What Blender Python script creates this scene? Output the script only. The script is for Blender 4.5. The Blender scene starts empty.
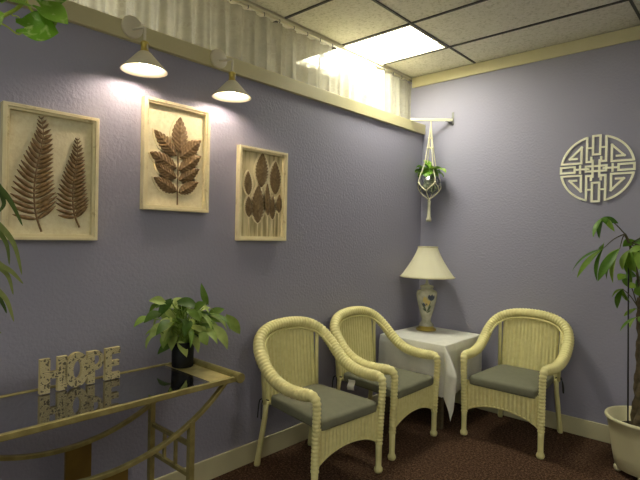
import bpy, bmesh, math, random
import numpy as np
from mathutils import Vector as V, Matrix
random.seed(7)
PI = math.pi
sc = bpy.context.scene
COL = sc.collection
# ------------------------------------------------------------------ camera
F, YAW, PITCH, ROLL, CX, CY, CH = 490.408, -0.73937, -0.00963, 0.02162, 2.31527, -3.88484, 1.40
_cy, _sy, _cp, _sp = math.cos(YAW), math.sin(YAW), math.cos(PITCH), math.sin(PITCH)
_f = V((_sy*_cp, _cy*_cp, _sp)); _r = V((_cy, -_sy, 0)); _u = _r.cross(_f)
_R = _r*math.cos(ROLL) + _u*math.sin(ROLL); _U = -_r*math.sin(ROLL) + _u*math.cos(ROLL)
EYE = V((CX, CY, CH))
cd = bpy.data.cameras.new('camera'); cam = bpy.data.objects.new('camera', cd); COL.objects.link(cam)
cd.sensor_width = 36; cd.lens = F/640*36; cd.clip_start = .02
M = Matrix((( _R.x, _U.x, -_f.x, EYE.x), (_R.y, _U.y, -_f.y, EYE.y), (_R.z, _U.z, -_f.z, EYE.z), (0,0,0,1)))
cam.matrix_world = M
sc.camera = cam
def at(px, py, ax, val):
    "where the sight line of a photo pixel meets the plane axis=val"
    d = _R*((px-320)/F) + _U*(-(py-240)/F) + _f
    t = (val - EYE[ax])/d[ax]
    return EYE + d*t
# ------------------------------------------------------------------ object helpers
def tag(o, label=None, cat=None, group=None, kind=None):
    if label: o['label'] = label
    if cat: o['category'] = cat
    if group: o['group'] = group
    if kind: o['kind'] = kind
    return o
def thing(name, loc, label, cat, group=None, rz=0):
    o = bpy.data.objects.new(name, None); COL.objects.link(o)
    o.empty_display_size = .05
    o.location = loc; o.rotation_euler = (0, 0, rz)
    return tag(o, label, cat, group)
def obj(name, bm, m, parent=None, smooth=True, sub=0, bev=0, sol=0):
    me = bpy.data.meshes.new(name)
    bmesh.ops.recalc_face_normals(bm, faces=bm.faces)
    bm.to_mesh(me); bm.free()
    if smooth: me.shade_smooth()
    for mm in (m if isinstance(m, (list, tuple)) else [m]): me.materials.append(mm)
    o = bpy.data.objects.new(name, me); COL.objects.link(o)
    if parent is not None: o.parent = parent
    if bev:
        b = o.modifiers.new('bevel', 'BEVEL'); b.width = bev; b.segments = 2; b.limit_method = 'ANGLE'
    if sub:
        s = o.modifiers.new('sub', 'SUBSURF'); s.levels = sub; s.render_levels = sub
    if sol:
        s = o.modifiers.new('solid', 'SOLIDIFY'); s.thickness = sol; s.offset = 0
    return o
def struct(name, bm, m, parent=None, smooth=False, bev=0):
    return tag(obj(name, bm, m, parent, smooth, bev=bev), kind='structure')
def copy_tree(o, parent=None):
    c = o.copy(); COL.objects.link(c)
    if parent is not None: c.parent = parent
    for ch in list(o.children): copy_tree(ch, c)
    return c
# ------------------------------------------------------------------ mesh helpers
def NB(): return bmesh.new()
def box(bm, a, b):
    x0, y0, z0 = a; x1, y1, z1 = b
    v = [bm.verts.new(p) for p in ((x0,y0,z0),(x1,y0,z0),(x1,y1,z0),(x0,y1,z0),(x0,y0,z1),(x1,y0,z1),(x1,y1,z1),(x0,y1,z1))]
    for f in ((0,3,2,1),(4,5,6,7),(0,1,5,4),(1,2,6,5),(2,3,7,6),(3,0,4,7)): bm.faces.new([v[i] for i in f])
    return bm
def bx(a, b): return box(NB(), a, b)
def frames(pts, up=None):
    n = len(pts); T = []
    for i in range(n):
        d = pts[min(i+1, n-1)] - pts[max(i-1, 0)]
        T.append(d.normalized() if d.length > 1e-9 else V((0,0,1)))
    a = up or (V((0,0,1)) if abs(T[0].z) < .9 else V((1,0,0)))
    N = (a - T[0]*a.dot(T[0])).normalized(); out = []
    for i in range(n):
        N = N - T[i]*N.dot(T[i])
        N = N.normalized() if N.length > 1e-6 else T[i].orthogonal().normalized()
        out.append((T[i], N, T[i].cross(N)))
    return out
def tube(bm, pts, rad, seg=10, cap=True, ell=1.0, up=None):
    pts = [V(p) for p in pts]; fr = frames(pts, up); rings = []
    for i, (p, (t, n, b)) in enumerate(zip(pts, fr)):
        r = rad[i] if hasattr(rad, '__len__') else rad
        rings.append([bm.verts.new(p + (n*math.cos(2*PI*k/seg) + b*(ell*math.sin(2*PI*k/seg)))*r) for k in range(seg)])
    for a, b in zip(rings, rings[1:]):
        for k in range(seg): bm.faces.new((a[k], a[(k+1) % seg], b[(k+1) % seg], b[k]))
    if cap:
        bm.faces.new(rings[0][::-1]); bm.faces.new(rings[-1])
    return bm
def spline(pts, n=12, closed=False):
    pts = [V(p) for p in pts]; out = []
    N = len(pts)
    for i in range(N - (0 if closed else 1)):
        if closed: p0, p1, p2, p3 = (pts[(i+k-1) % N] for k in range(4))
        else: p0, p1, p2, p3 = pts[max(i-1, 0)], pts[i], pts[i+1], pts[min(i+2, N-1)]
        for k in range(n):
            t = k/n
            out.append(.5*((2*p1) + (p2-p0)*t + (2*p0-5*p1+4*p2-p3)*t*t + (3*p1-p0-3*p2+p3)*t**3))
    if not closed: out.append(pts[-1])
    return out
def resample(pts, step):
    L = [0]
    for a, b in zip(pts, pts[1:]): L.append(L[-1] + (b-a).length)
    n = max(2, int(L[-1]/step)); out = []; j = 0
    for i in range(n+1):
        s = L[-1]*i/n
        while j < len(L)-2 and L[j+1] < s: j += 1
        q = (s-L[j])/max(1e-9, L[j+1]-L[j]); out.append(pts[j].lerp(pts[j+1], q))
    return out, L[-1]
def wrapped(bm, pts, rfun, pitch=.022, seg=12, amp=.0085, ell=1.0, up=None):
    "a pole wound with cane: one bulge per turn"
    P, L = resample(pts, pitch/4); n = len(P)
    rad = [rfun(i/(n-1)) + amp*(abs(math.sin(PI*(i/(n-1))*L/pitch))**.6 - 1) for i in range(n)]
    return tube(bm, P, rad, seg, True, ell, up)
def lathe(bm, prof, seg=32, c=(0,0,0), cap=True):
    rings = []
    for r, z in prof:
        rings.append([bm.verts.new((c[0]+r*math.cos(2*PI*k/seg), c[1]+r*math.sin(2*PI*k/seg), c[2]+z)) for k in range(seg)])
    for a, b in zip(rings, rings[1:]):
        for k in range(seg): bm.faces.new((a[k], a[(k+1) % seg], b[(k+1) % seg], b[k]))
    if cap:
        bm.faces.new(rings[0][::-1]); bm.faces.new(rings[-1])
    return bm
def sphere(bm, c, r, u=12, v=8, s=(1,1,1)):
    bmesh.ops.create_uvsphere(bm, u_segments=u, v_segments=v, radius=r, matrix=Matrix.Translation(c) @ Matrix.Diagonal((*s, 1)))
    return bm
def prism(bm, poly, o, ux, uy, d):
    "polygon in the plane (o, ux, uy) pushed out by vector d"
    a = [bm.verts.new(o + ux*x + uy*y) for x, y in poly]; b = [bm.verts.new(v.co + d) for v in a]
    n = len(a); bm.faces.new(a[::-1]); bm.faces.new(b)
    for i in range(n): bm.faces.new((a[i], a[(i+1) % n], b[(i+1) % n], b[i]))
    return bm
def ringprism(bm, outer, inner, o, ux, uy, d):
    n = len(outer)
    L = [[bm.verts.new(o + ux*x + uy*y + d*k) for x, y in pl] for k in (0, 1) for pl in (outer, inner)]
    for i in range(n):
        j = (i+1) % n
        bm.faces.new((L[0][i], L[0][j], L[1][j], L[1][i])); bm.faces.new((L[2][i], L[2][j], L[3][j], L[3][i]))
        bm.faces.new((L[0][i], L[0][j], L[2][j], L[2][i])); bm.faces.new((L[1][i], L[1][j], L[3][j], L[3][i]))
    return bm
def leaf(bm, base, tip, w, sag=.15, fold=.25, up=V((0,0,1)), n=13, peak=.42, heart=0., twist=0.):
    "a leaf blade from base to tip: arched along its midrib, folded along it, pointed"
    base, tip = V(base), V(tip); d = tip-base; L = d.length; t0 = d.normalized()
    side = t0.cross(up)
    side = side.normalized() if side.length > 1e-3 else t0.orthogonal().normalized()
    if twist: side = Matrix.Rotation(twist, 3, t0) @ side
    nor = side.cross(t0).normalized()
    rows = []
    for i in range(n+1):
        t = i/n
        e = math.log(.5)/math.log(peak)
        ww = w*.5*max(0., math.sin(PI*t**e))**.85
        if i == 0: ww = w*.03 + heart*w*.25
        if i == n: ww = .0004
        c = base + d*t + nor*(sag*L*4*t*(1-t))
        back = t0*(-heart*w*.3*(1-t)**6)
        row = []
        for s, k in ((-1, 1.), (-.5, .5), (0, 0.), (.5, .5), (1, 1.)):
            row.append(bm.verts.new(c + side*(s*ww) + nor*(fold*ww*(k**1.3) + .006*w*0) + (back if abs(s) > .4 else V((0,0,0)))))
        rows.append(row)
    for a, b in zip(rows, rows[1:]):
        for k in range(4): bm.faces.new((a[k], a[k+1], b[k+1], b[k]))
    return bm
# ------------------------------------------------------------------ materials
def lin(r, g, b):
    f = lambda c: (c/255/12.92) if c/255 <= .04045 else ((c/255+.055)/1.055)**2.4
    return (f(r), f(g), f(b), 1)
class Mat:
    def __init__(s, name, col, rough=.6, metal=0., spec=.5):
        s.m = bpy.data.materials.new(name); s.m.use_nodes = True; s.t = s.m.node_tree; s.n = s.t.nodes; s.l = s.t.links
        s.p = s.n['Principled BSDF']; s.out = s.n['Material Output']
        s.col = col; s.i('Base Color', col); s.i('Roughness', rough); s.i('Metallic', metal); s.i('Specular IOR Level', spec)
        s.cs = None
    def i(s, k, v): s.p.inputs[k].default_value = v
    def node(s, ty, **kw):
        nd = s.n.new(ty)
        for k, v in kw.items():
            if hasattr(nd, k): setattr(nd, k, v)
            else: nd.inputs[k.replace('_', ' ')].default_value = v
        return nd
    def co(s, which='Object', scale=(1,1,1), rot=(0,0,0)):
        tc = s.node('ShaderNodeTexCoord'); mp = s.node('ShaderNodeMapping')
        mp.inputs['Scale'].default_value = scale; mp.inputs['Rotation'].default_value = rot
        s.l.new(tc.outputs[which], mp.inputs['Vector']); return mp.outputs['Vector']
    def noise(s, scale, detail=3, vec=None, rough=.5):
        nd = s.node('ShaderNodeTexNoise'); nd.inputs['Scale'].default_value = scale; nd.inputs['Detail'].default_value = detail
        nd.inputs['Roughness'].default_value = rough
        s.l.new(vec or s.co(), nd.inputs['Vector']); return nd.outputs['Fac']
    def ramp(s, fac, stops):
        r = s.node('ShaderNodeValToRGB'); e = r.color_ramp.elements
        while len(e) < len(stops): e.new(.5)
        for k, (p, c) in enumerate(stops): e[k].position = p; e[k].color = c if len(c) == 4 else (*c, 1)
        s.l.new(fac, r.inputs['Fac']); return r.outputs['Color']
    def color(s, sock): s.l.new(sock, s.p.inputs['Base Color']); return s
    def bump(s, sock, strength=.3, dist=.01):
        b = s.node('ShaderNodeBump'); b.inputs['Strength'].default_value = strength; b.inputs['Distance'].default_value = dist
        s.l.new(sock, b.inputs['Height']); s.l.new(b.outputs['Normal'], s.p.inputs['Normal']); return s
    def math(s, op, a, b=None, c=None):
        m = s.node('ShaderNodeMath', operation=op)
        for k, v in enumerate((a, b, c)):
            if v is None: continue
            if isinstance(v, (int, float)): m.inputs[k].default_value = v
            else: s.l.new(v, m.inputs[k])
        return m.outputs[0]
MAT = {}
def simple(name, col, rough=.6, metal=0., spec=.5, var=0., vs=20, bump=0., bs=80, bd=.002):
    m = Mat(name, col, rough, metal, spec)
    if var:
        lo = tuple(c*(1-var) for c in col[:3]); hi = tuple(min(1, c*(1+var)) for c in col[:3])
        m.color(m.ramp(m.noise(vs, 4), [(.3, lo), (.7, hi)]))
    if bump: m.bump(m.noise(bs, 3), bump, bd)
    MAT[name] = m.m; return m
simple('wall_paint', lin(151, 149, 166), .62, spec=.35, bump=.6, bs=60, bd=.0045)
simple('cream_paint', lin(205, 198, 160), .5, var=.05, vs=6)
simple('ledge_paint', lin(196, 188, 146), .5, var=.05, vs=5)
simple('white_paint', lin(228,224,212), .6)
m = simple('ceiling_tile', lin(205, 200, 180), .9)
n1 = m.noise(55, 4, rough=.7)
m.color(m.ramp(n1, [(.30, lin(188,184,166)), (.47, lin(226,223,208)), (.7, lin(236,233,222))])); m.bump(n1, .5, .004)
simple('grid_metal', lin(70, 69, 64), .5, .0)
simple('angle_metal', lin(185, 180, 158), .5)
m = simple('carpet', lin(70, 45, 38), .95, spec=.1)
vn = m.noise(170, 2); v2 = m.noise(70, 2)
mx = m.math('MULTIPLY_ADD', v2, .45, m.math('MULTIPLY', vn, .55))
m.color(m.ramp(mx, [(.36, lin(34,24,18)), (.5, lin(74,53,40)), (.64, lin(124,98,76))])); m.bump(vn, .8, .006)
# wicker
def wick(name, pal, weave):
    m = simple(name, pal[1], .45, spec=.4)
    nz = m.noise(35, 3)
    m.color(m.ramp(nz, [(.3, pal[0]), (.7, pal[1])]))
    if weave:
        wv = m.node('ShaderNodeTexWave', wave_type='BANDS', bands_direction='Z'); wv.inputs['Scale'].default_value = 60
        wv.inputs['Distortion'].default_value = .4
        m.l.new(m.co(), wv.inputs['Vector'])
        m.bump(wv.outputs['Fac'], .35, .002)
    return m
wick('wicker_wrap', (lin(230,221,152), lin(240,232,166)), False)
wick('wicker_weave', (lin(222,213,146), lin(234,226,162)), True)
simple('cane_pole', lin(230,222,158), .4, var=.08, vs=12)
m = simple('cushion_cloth', lin(122, 122, 102), .85, spec=.2, var=.06, vs=30, bump=.3, bs=400, bd=.001)
simple('cushion_tie', lin(40, 42, 38), .9)
simple('care_paper', lin(246, 244, 236), .7)
# console metal / glass
m = simple('antique_gold', lin(150, 136, 84), .36, .5)
m.color(m.ramp(m.noise(24, 5), [(.3, lin(148,137,86)), (.55, lin(166,154,98)), (.75, lin(182,170,112))]))
simple('dull_gold', lin(128, 104, 48), .45, .6, var=.15, vs=9)
m = simple('gold_leaf', lin(196, 176, 104), .38, .7)
m.color(m.ramp(m.noise(14, 5), [(.3, lin(190,172,106)), (.5, lin(222,206,136)), (.7, lin(238,224,160))]))
def glass(name, tint, base, gain, rough=.04):
    m = Mat(name, (1,1,1,1)); MAT[name] = m.m
    tr = m.node('ShaderNodeBsdfTransparent'); tr.inputs['Color'].default_value = (*tint, 1)
    gl = m.node('ShaderNodeBsdfGlossy'); gl.inputs['Roughness'].default_value = rough
    lw = m.node('ShaderNodeLayerWeight'); lw.inputs['Blend'].default_value = .5
    fac = m.math('MULTIPLY_ADD', m.math('POWER', lw.outputs['Facing'], 3.0), gain, base)
    ms = m.node('ShaderNodeMixShader'); m.l.new(fac, ms.inputs[0]); m.l.new(tr.outputs[0], ms.inputs[1]); m.l.new(gl.outputs[0], ms.inputs[2])
    m.l.new(ms.outputs[0], m.out.inputs['Surface'])
glass('smoked_glass', (.50,.50,.51), .28, .95)
glass('jar_glass', (.86,.89,.86), .07, .5, .16)
glass('fill_window_pane', (.97,.98,.97), .04, .7, .02)
# carved HOPE wood
m = simple('letter_wood', lin(200, 186, 140), .6)
tc = m.co('Object', (1,1,1))
vo = m.node('ShaderNodeTexVoronoi', feature='DISTANCE_TO_EDGE'); vo.inputs['Scale'].default_value = 75
mixv = m.node('ShaderNodeVectorMath', operation='MULTIPLY_ADD'); nz = m.node('ShaderNodeTexNoise'); nz.inputs['Scale'].default_value = 38
m.l.new(tc, nz.inputs['Vector']); m.l.new(nz.outputs['Color'], mixv.inputs[0]); mixv.inputs[1].default_value = (.03,.03,.03); m.l.new(tc, mixv.inputs[2])
m.l.new(mixv.outputs[0], vo.inputs['Vector'])
wv = m.node('ShaderNodeTexWave', wave_type='RINGS'); wv.inputs['Scale'].default_value = 34; wv.inputs['Distortion'].default_value = 9; wv.inputs['Detail'].default_value = 1
m.l.new(tc, wv.inputs['Vector'])
vc = m.node('ShaderNodeTexVoronoi', feature='F1'); vc.inputs['Scale'].default_value = 85; m.l.new(mixv.outputs[0], vc.inputs['Vector'])
sp = m.node('ShaderNodeSeparateColor'); m.l.new(vc.outputs['Color'], sp.inputs[0])
dots = m.math('MULTIPLY', m.math('GREATER_THAN', sp.outputs[0], .42), m.math('LESS_THAN', vc.outputs['Distance'], .45))
ln = m.math('LESS_THAN', m.math('ABSOLUTE', m.math('SUBTRACT', wv.outputs['Fac'], .5)), .2)
pat = m.math('MAXIMUM', dots, m.math('MULTIPLY', ln, .8))
m.color(m.ramp(pat, [(.0, lin(202,188,142)), (.8, lin(136,125,97)), (1., lin(98,90,69))]))
simple('letter_edge', lin(206, 190, 138), .55, var=.06)
# plants
def leafmat(name, c0, c1, c2, spec=.3, rough=.45):
    m = Mat(name, c1, rough, spec=spec); MAT[name] = m.m
    g = m.node('ShaderNodeNewGeometry')
    col = m.ramp(g.outputs['Random Per Island'], [(0, c0), (.5, c1), (1, c2)])
    nz = m.noise(38, 3)
    mx = m.node('ShaderNodeMixRGB', blend_type='MULTIPLY'); mx.inputs[0].default_value = .45
    m.l.new(col, mx.inputs[1]); m.l.new(m.ramp(nz, [(.3, (.55,.55,.5)), (.7, (1,1,1))]), mx.inputs[2])
    m.color(mx.outputs[0])
    tl = m.node('ShaderNodeBsdfTranslucent'); m.l.new(mx.outputs[0], tl.inputs['Color'])
    ms = m.node('ShaderNodeMixShader'); ms.inputs[0].default_value = .22
    m.l.new(m.p.outputs[0], ms.inputs[1]); m.l.new(tl.outputs[0], ms.inputs[2]); m.l.new(ms.outputs[0], m.out.inputs['Surface'])
leafmat('pothos_leaf', lin(58,92,24), lin(124,156,60), lin(190,206,122))
leafmat('vine_leaf', lin(76,126,24), lin(112,164,44), lin(154,192,78))
vm = [nd for nd in MAT['vine_leaf'].node_tree.nodes if nd.bl_idname == 'ShaderNodeMixRGB'][0]
vt = MAT['vine_leaf'].node_tree
vn_ = vt.nodes.new('ShaderNodeTexNoise'); vn_.inputs['Scale'].default_value = 26; vn_.inputs['Detail'].default_value = 4; vn_.inputs['Distortion'].default_value = 1.2
vr_ = vt.nodes.new('ShaderNodeValToRGB'); vr_.color_ramp.elements[0].position = .52; vr_.color_ramp.elements[1].position = .66
vr_.color_ramp.elements[0].color = (0,0,0,1); vr_.color_ramp.elements[1].color = (.75,.75,.75,1)
vtc = vt.nodes.new('ShaderNodeTexCoord'); vt.links.new(vtc.outputs['Object'], vn_.inputs['Vector']); vt.links.new(vn_.outputs['Fac'], vr_.inputs['Fac'])
vx_ = vt.nodes.new('ShaderNodeMixRGB'); vx_.inputs[2].default_value = lin(196,214,136)
vt.links.new(vr_.outputs['Color'], vx_.inputs[0]); vt.links.new(vm.outputs[0], vx_.inputs[1])
for lk in [l for l in vt.links if l.from_node == vm and l.to_node != vx_]:
    so = lk.to_socket; vt.links.new(vx_.outputs[0], so)
leafmat('tree_leaf', lin(60,100,26), lin(96,138,38), lin(146,176,72))
leafmat('palm_leaf', lin(52,78,34), lin(92,112,52), lin(150,160,96))
simple('stem_green', lin(120,150,56), .5, var=.15)
simple('vine_stem', lin(186,206,84), .5, var=.15)
simple('bark', lin(92,80,58), .9, var=.35, vs=40, bump=.6, bs=60, bd=.0045)
simple('twig', lin(74,70,44), .8, var=.2)
simple('stake_black', lin(22,24,22), .5)
simple('black_pot', lin(11,11,11), .5, spec=.25)
simple('cream_pot', lin(214,208,168), .4, var=.03, vs=4)
simple('soil', lin(54,40,28), 1, var=.4, vs=60, bump=1, bs=90, bd=.01)
simple('cotton_rope', lin(222,216,184), .9, bump=.6, bs=220, bd=.002)
simple('white_metal', lin(218,214,186), .4)
simple('lamp_white', lin(214,206,180), .4)
simple('grey_steel', lin(120,120,116), .35, .8)
simple('brass', lin(205,184,98), .32, .8)
m = simple('jar_roots', lin(92,100,84), .7); m.color(m.ramp(m.noise(70,5), [(.35, lin(84,96,66)), (.65, lin(196,198,170))]))
# art
m = simple('art_frame', lin(206,190,142), .6)
m.color(m.ramp(m.noise(30, 6, m.co('Object', (1,.35,.35)), .7), [(.30, lin(170,148,100)), (.42, lin(224,211,166)), (.7, lin(236,225,184))]))
m = simple('art_panel', lin(208,194,150), .8); nn = m.noise(60, 5)
m.color(m.ramp(nn, [(.3, lin(222,210,170)), (.7, lin(236,227,192))])); m.bump(nn, .4, .003)
m = simple('art_panel_streaked', lin(176,164,120), .8); nn = m.noise(26, 6, m.co('Object', (1,1.6,.12)))
m.color(m.ramp(nn, [(.35, lin(160,146,104)), (.5, lin(206,194,150)), (.7, lin(228,217,176))])); m.bump(nn, .4, .003)
m = simple('carved_leaf', lin(122,90,54), .5, spec=.4); nn = m.noise(70, 5)
m.color(m.ramp(nn, [(.28, lin(104,80,48)), (.5, lin(128,101,64)), (.75, lin(156,128,86))])); m.bump(nn, .5, .002)
m = simple('carved_leaf_dark', lin(100,82,52), .5, spec=.4); nn = m.noise(70, 5)
m.color(m.ramp(nn, [(.28, lin(100,80,50)), (.5, lin(122,100,64)), (.75, lin(150,128,86))])); m.bump(nn, .5, .002)
simple('carved_edge', lin(232,219,178), .7, var=.08)
simple('medallion_wood', lin(253,250,224), .5, var=.04)
# lamp
m = simple('urn_glaze', lin(186,186,166), .22, spec=.6)
m.color(m.ramp(m.noise(22, 4), [(.3, lin(158,160,138)), (.7, lin(204,202,180))]))
m = Mat('shade_cloth', lin(240,236,208), .8); MAT['shade_cloth'] = m.m
tl = m.node('ShaderNodeBsdfTranslucent'); tl.inputs['Color'].default_value = lin(240,236,208)
ms = m.node('ShaderNodeMixShader'); ms.inputs[0].default_value = .3
m.l.new(m.p.outputs[0], ms.inputs[1]); m.l.new(tl.outputs[0], ms.inputs[2]); m.l.new(ms.outputs[0], m.out.inputs['Surface'])
simple('shade_trim', lin(206,198,156), .8)
simple('painted_blue', lin(64,74,92), .4); simple('painted_green', lin(70,84,58), .4); simple('painted_yellow', lin(200,180,110), .4)
# lace
def lace(name, col, sc1, alpha, trans):
    m = Mat(name, col, .9, spec=.1); MAT[name] = m.m
    tc = m.co('UV')
    vo = m.node('ShaderNodeTexVoronoi', feature='DISTANCE_TO_EDGE'); vo.inputs['Scale'].default_value = sc1
    m.l.new(tc, vo.inputs['Vector'])
    th = m.math('LESS_THAN', vo.outputs['Distance'], .10)
    fl = m.math('SMOOTH_MIN', m.math('MAXIMUM', m.math('MULTIPLY_ADD', m.noise(sc1*.2, 5, tc, .65), 5., -2.0), 0.), 1., .2)
    den = m.math('MAXIMUM', m.math('MULTIPLY', th, .4), fl)
    a = m.math('MULTIPLY_ADD', den, alpha[1]-alpha[0], alpha[0])
    tl = m.node('ShaderNodeBsdfTranslucent'); tl.inputs['Color'].default_value = col
    m1 = m.node('ShaderNodeMixShader'); m1.inputs[0].default_value = trans
    m.l.new(m.p.outputs[0], m1.inputs[1]); m.l.new(tl.outputs[0], m1.inputs[2])
    tr = m.node('ShaderNodeBsdfTransparent'); m2 = m.node('ShaderNodeMixShader')
    m.l.new(a, m2.inputs[0]); m.l.new(tr.outputs[0], m2.inputs[1]); m.l.new(m1.outputs[0], m2.inputs[2])
    m.l.new(m2.outputs[0], m.out.inputs['Surface'])
    return m
lace('sheer_lace', lin(182,179,164), 26, (.76, .99), .32)
lace('cloth_lace', lin(248,247,236), 60, (.93, 1.), .2)
def emit(name, col, st):
    m = Mat(name, col); MAT[name] = m.m; e = m.node('ShaderNodeEmission'); e.inputs['Color'].default_value = col; e.inputs['Strength'].default_value = st
    m.l.new(e.outputs[0], m.out.inputs['Surface'])
emit('diffuser_glow', (1., .97, .80, 1), 11.5)
emit('bulb_glow', (1., .84, .71, 1), 66.0)
# ------------------------------------------------------------------ the room
ZC = 2.857; ZB0, ZB1 = 2.323, 2.409
XE, YF, XH = 4.3, -5.6, -1.75       # far right wall, wall behind the camera, hallway wall beyond the half wall
struct('floor', bx((XH-.1, YF-.1, -.1), (XE+.1, .1, 0)), MAT['carpet'])
struct('wall_back', bx((XH-.1, 0, 0), (XE+.1, .12, ZC+.12)), MAT['wall_paint'])
struct('wall_left', bx((-.16, YF, 0), (0, 0, ZB0)), MAT['wall_paint'])
struct('wall_right', bx((XE, YF, 0), (XE+.1, 0, ZC+.12)), MAT['white_paint'])
WX0, WX1, WZ0, WZ1 = .7, 3.7, .85, 2.45
b = NB()
box(b, (XH-.1, YF-.1, 0), (WX0, YF, ZC+.12)); box(b, (WX1, YF-.1, 0), (XE+.1, YF, ZC+.12))
box(b, (WX0, YF-.1, 0), (WX1, YF, WZ0)); box(b, (WX0, YF-.1, WZ1), (WX1, YF, ZC+.12))
struct('wall_front', b, MAT['white_paint'])
b = NB(); wr = lambda a, c: [(WX0+a, WZ0+a), (WX1-a, WZ0+a), (WX1-a, WZ1-a), (WX0+a, WZ1-a)]
ringprism(b, wr(0, 0), wr(.05, 0), V((0, YF-.08, 0)), V((1,0,0)), V((0,0,1)), V((0,.05,0)))
box(b, ((WX0+WX1)/2-.02, YF-.075, WZ0+.05), ((WX0+WX1)/2+.02, YF-.035, WZ1-.05))
wf = struct('fill_window_1', b, MAT['white_paint'])  # added window, unseen behind the camera, to let in soft fill light
pn = obj('pane', bx((WX0+.05, YF-.058, WZ0+.05), (WX1-.05, YF-.054, WZ1-.05)), MAT['fill_window_pane'], wf, False)
pl = bpy.data.lights.new('portal', 'AREA'); pl.shape = 'RECTANGLE'; pl.size = WX1-WX0; pl.size_y = WZ1-WZ0; pl.cycles.is_portal = True
po = bpy.data.objects.new('fill_window_portal', pl); COL.objects.link(po); po.location = ((WX0+WX1)/2, YF-.10, (WZ0+WZ1)/2); po.rotation_euler = (PI/2, 0, 0)
struct('wall_hallway', bx((XH-.1, YF, 0), (XH, 0, ZC+.12)), MAT['cream_paint'])
struct('trim_ledge', bx((-.19, YF, ZB0), (.026, 0, ZB1)), MAT['ledge_paint'], bev=.003)
struct('trim_back', bx((-.118, -.016, 2.765), (XE, 0, ZC)), MAT['cream_paint'], bev=.003)
struct('baseboard_left', bx((0, YF, 0), (.014, 0, .122)), MAT['cream_paint'], bev=.004)
struct('baseboard_back', bx((.014, -.014, 0), (XE, 0, .122)), MAT['cream_paint'], bev=.004)
# suspended ceiling: tiles above, a metal grid of T bars below
XL = [-1.86, -.70, .487, 1.672, 2.857, 4.042]
YL = [-.462 - .573*k for k in range(0, 9)]
YL = [-.462, -1.004, -1.61, -2.216, -2.822, -3.428, -4.034, -4.64, -5.246]
# the ceiling stands open over the light's two cells
LX0, LX1, LY0, LY1 = -.70, .487, -1.004, -.462
b = NB(); H = ZC+.006
for a, c in (((XH-.1, YF-.1), (XE+.1, LY0)), ((XH-.1, LY1), (XE+.1, .1)), ((XH-.1, LY0), (LX0, LY1)), ((LX1, LY0), (XE+.1, LY1))):
    box(b, (a[0], a[1], H), (c[0], c[1], H+.06))
struct('ceiling', b, MAT['ceiling_tile'])
b = NB()
for x in XL:
    if x > XH: box(b, (x-.0075, YF, ZC-.002), (x+.0075, -.016, ZC+.008))
for y in YL: box(b, (XH, y-.0075, ZC-.003), (XE, y+.0075, ZC+.007))
struct('trim_ceiling_grid', b, MAT['grid_metal'])
b = NB(); box(b, (-.16, YF, ZC-.012), (-.118, -.001, ZC+.004))
struct('trim_curtain_track', b, MAT['angle_metal'])
# fluorescent troffer
t = thing('ceiling_light', ((LX0+LX1)/2, (LY0+LY1)/2, ZC+.02), 'lit fluorescent ceiling panel set in the tile grid by the lace curtain', 'ceiling light')
hx, hy = (LX1-LX0)/2-.013, (LY1-LY0)/2-.013
obj('diffuser', bx((-hx+.01, -hy+.01, .030), (hx-.01, hy-.01, .036)), MAT['diffuser_glow'], t, False)
b = NB()
ringprism(b, [(-hx,-hy),(hx,-hy),(hx,hy),(-hx,hy)], [(-hx+.012,-hy+.012),(hx-.012,-hy+.012),(hx-.012,hy-.012),(-hx+.012,hy-.012)], V((0,0,-.022)), V((1,0,0)), V((0,1,0)), V((0,0,.08)))
obj('housing', b, MAT['angle_metal'], t, False)
# added ceiling panels out of view, for fill light only, in the same grid
def fill_panel(x0, x1, y0, y1, label, mt='fill_diffuser_dim'):
    t = thing('ceiling_light', ((x0+x1)/2, (y0+y1)/2, ZC-.004), label, 'ceiling light')
    hx, hy = (x1-x0)/2-.014, (y1-y0)/2-.014
    obj('diffuser', bx((-hx+.012, -hy+.012, -.004), (hx-.012, hy-.012, .008)), MAT[mt], t, False)
    b = NB(); ringprism(b, [(-hx,-hy),(hx,-hy),(hx,hy),(-hx,hy)], [(-hx+.014,-hy+.014),(hx-.014,-hy+.014),(hx-.014,hy-.014),(-hx+.014,hy-.014)], V((0,0,-.006)), V((1,0,0)), V((0,1,0)), V((0,0,.02)))
    obj('housing', b, MAT['angle_metal'], t, False)
emit('fill_diffuser_dim', (1., .97, .86, 1), 2.8)
emit('fill_diffuser_hall', (1., .97, .86, 1), 15.0)
fill_panel(1.672, 2.857, -4.640, -4.034, 'added dim fill panel in the ceiling over the middle of the room')  # added to fill the room with soft light
fill_panel(-1.66, -.70, -3.428, -2.822, 'added fill panel in the ceiling behind the lace curtain', 'fill_diffuser_hall')  # added to brighten the far part of the curtain from behind
fill_panel(2.857, 4.042, -2.216, -1.610, 'added dim fill panel in the ceiling by the right hand wall')  # added as well, out of view, for more fill
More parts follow.
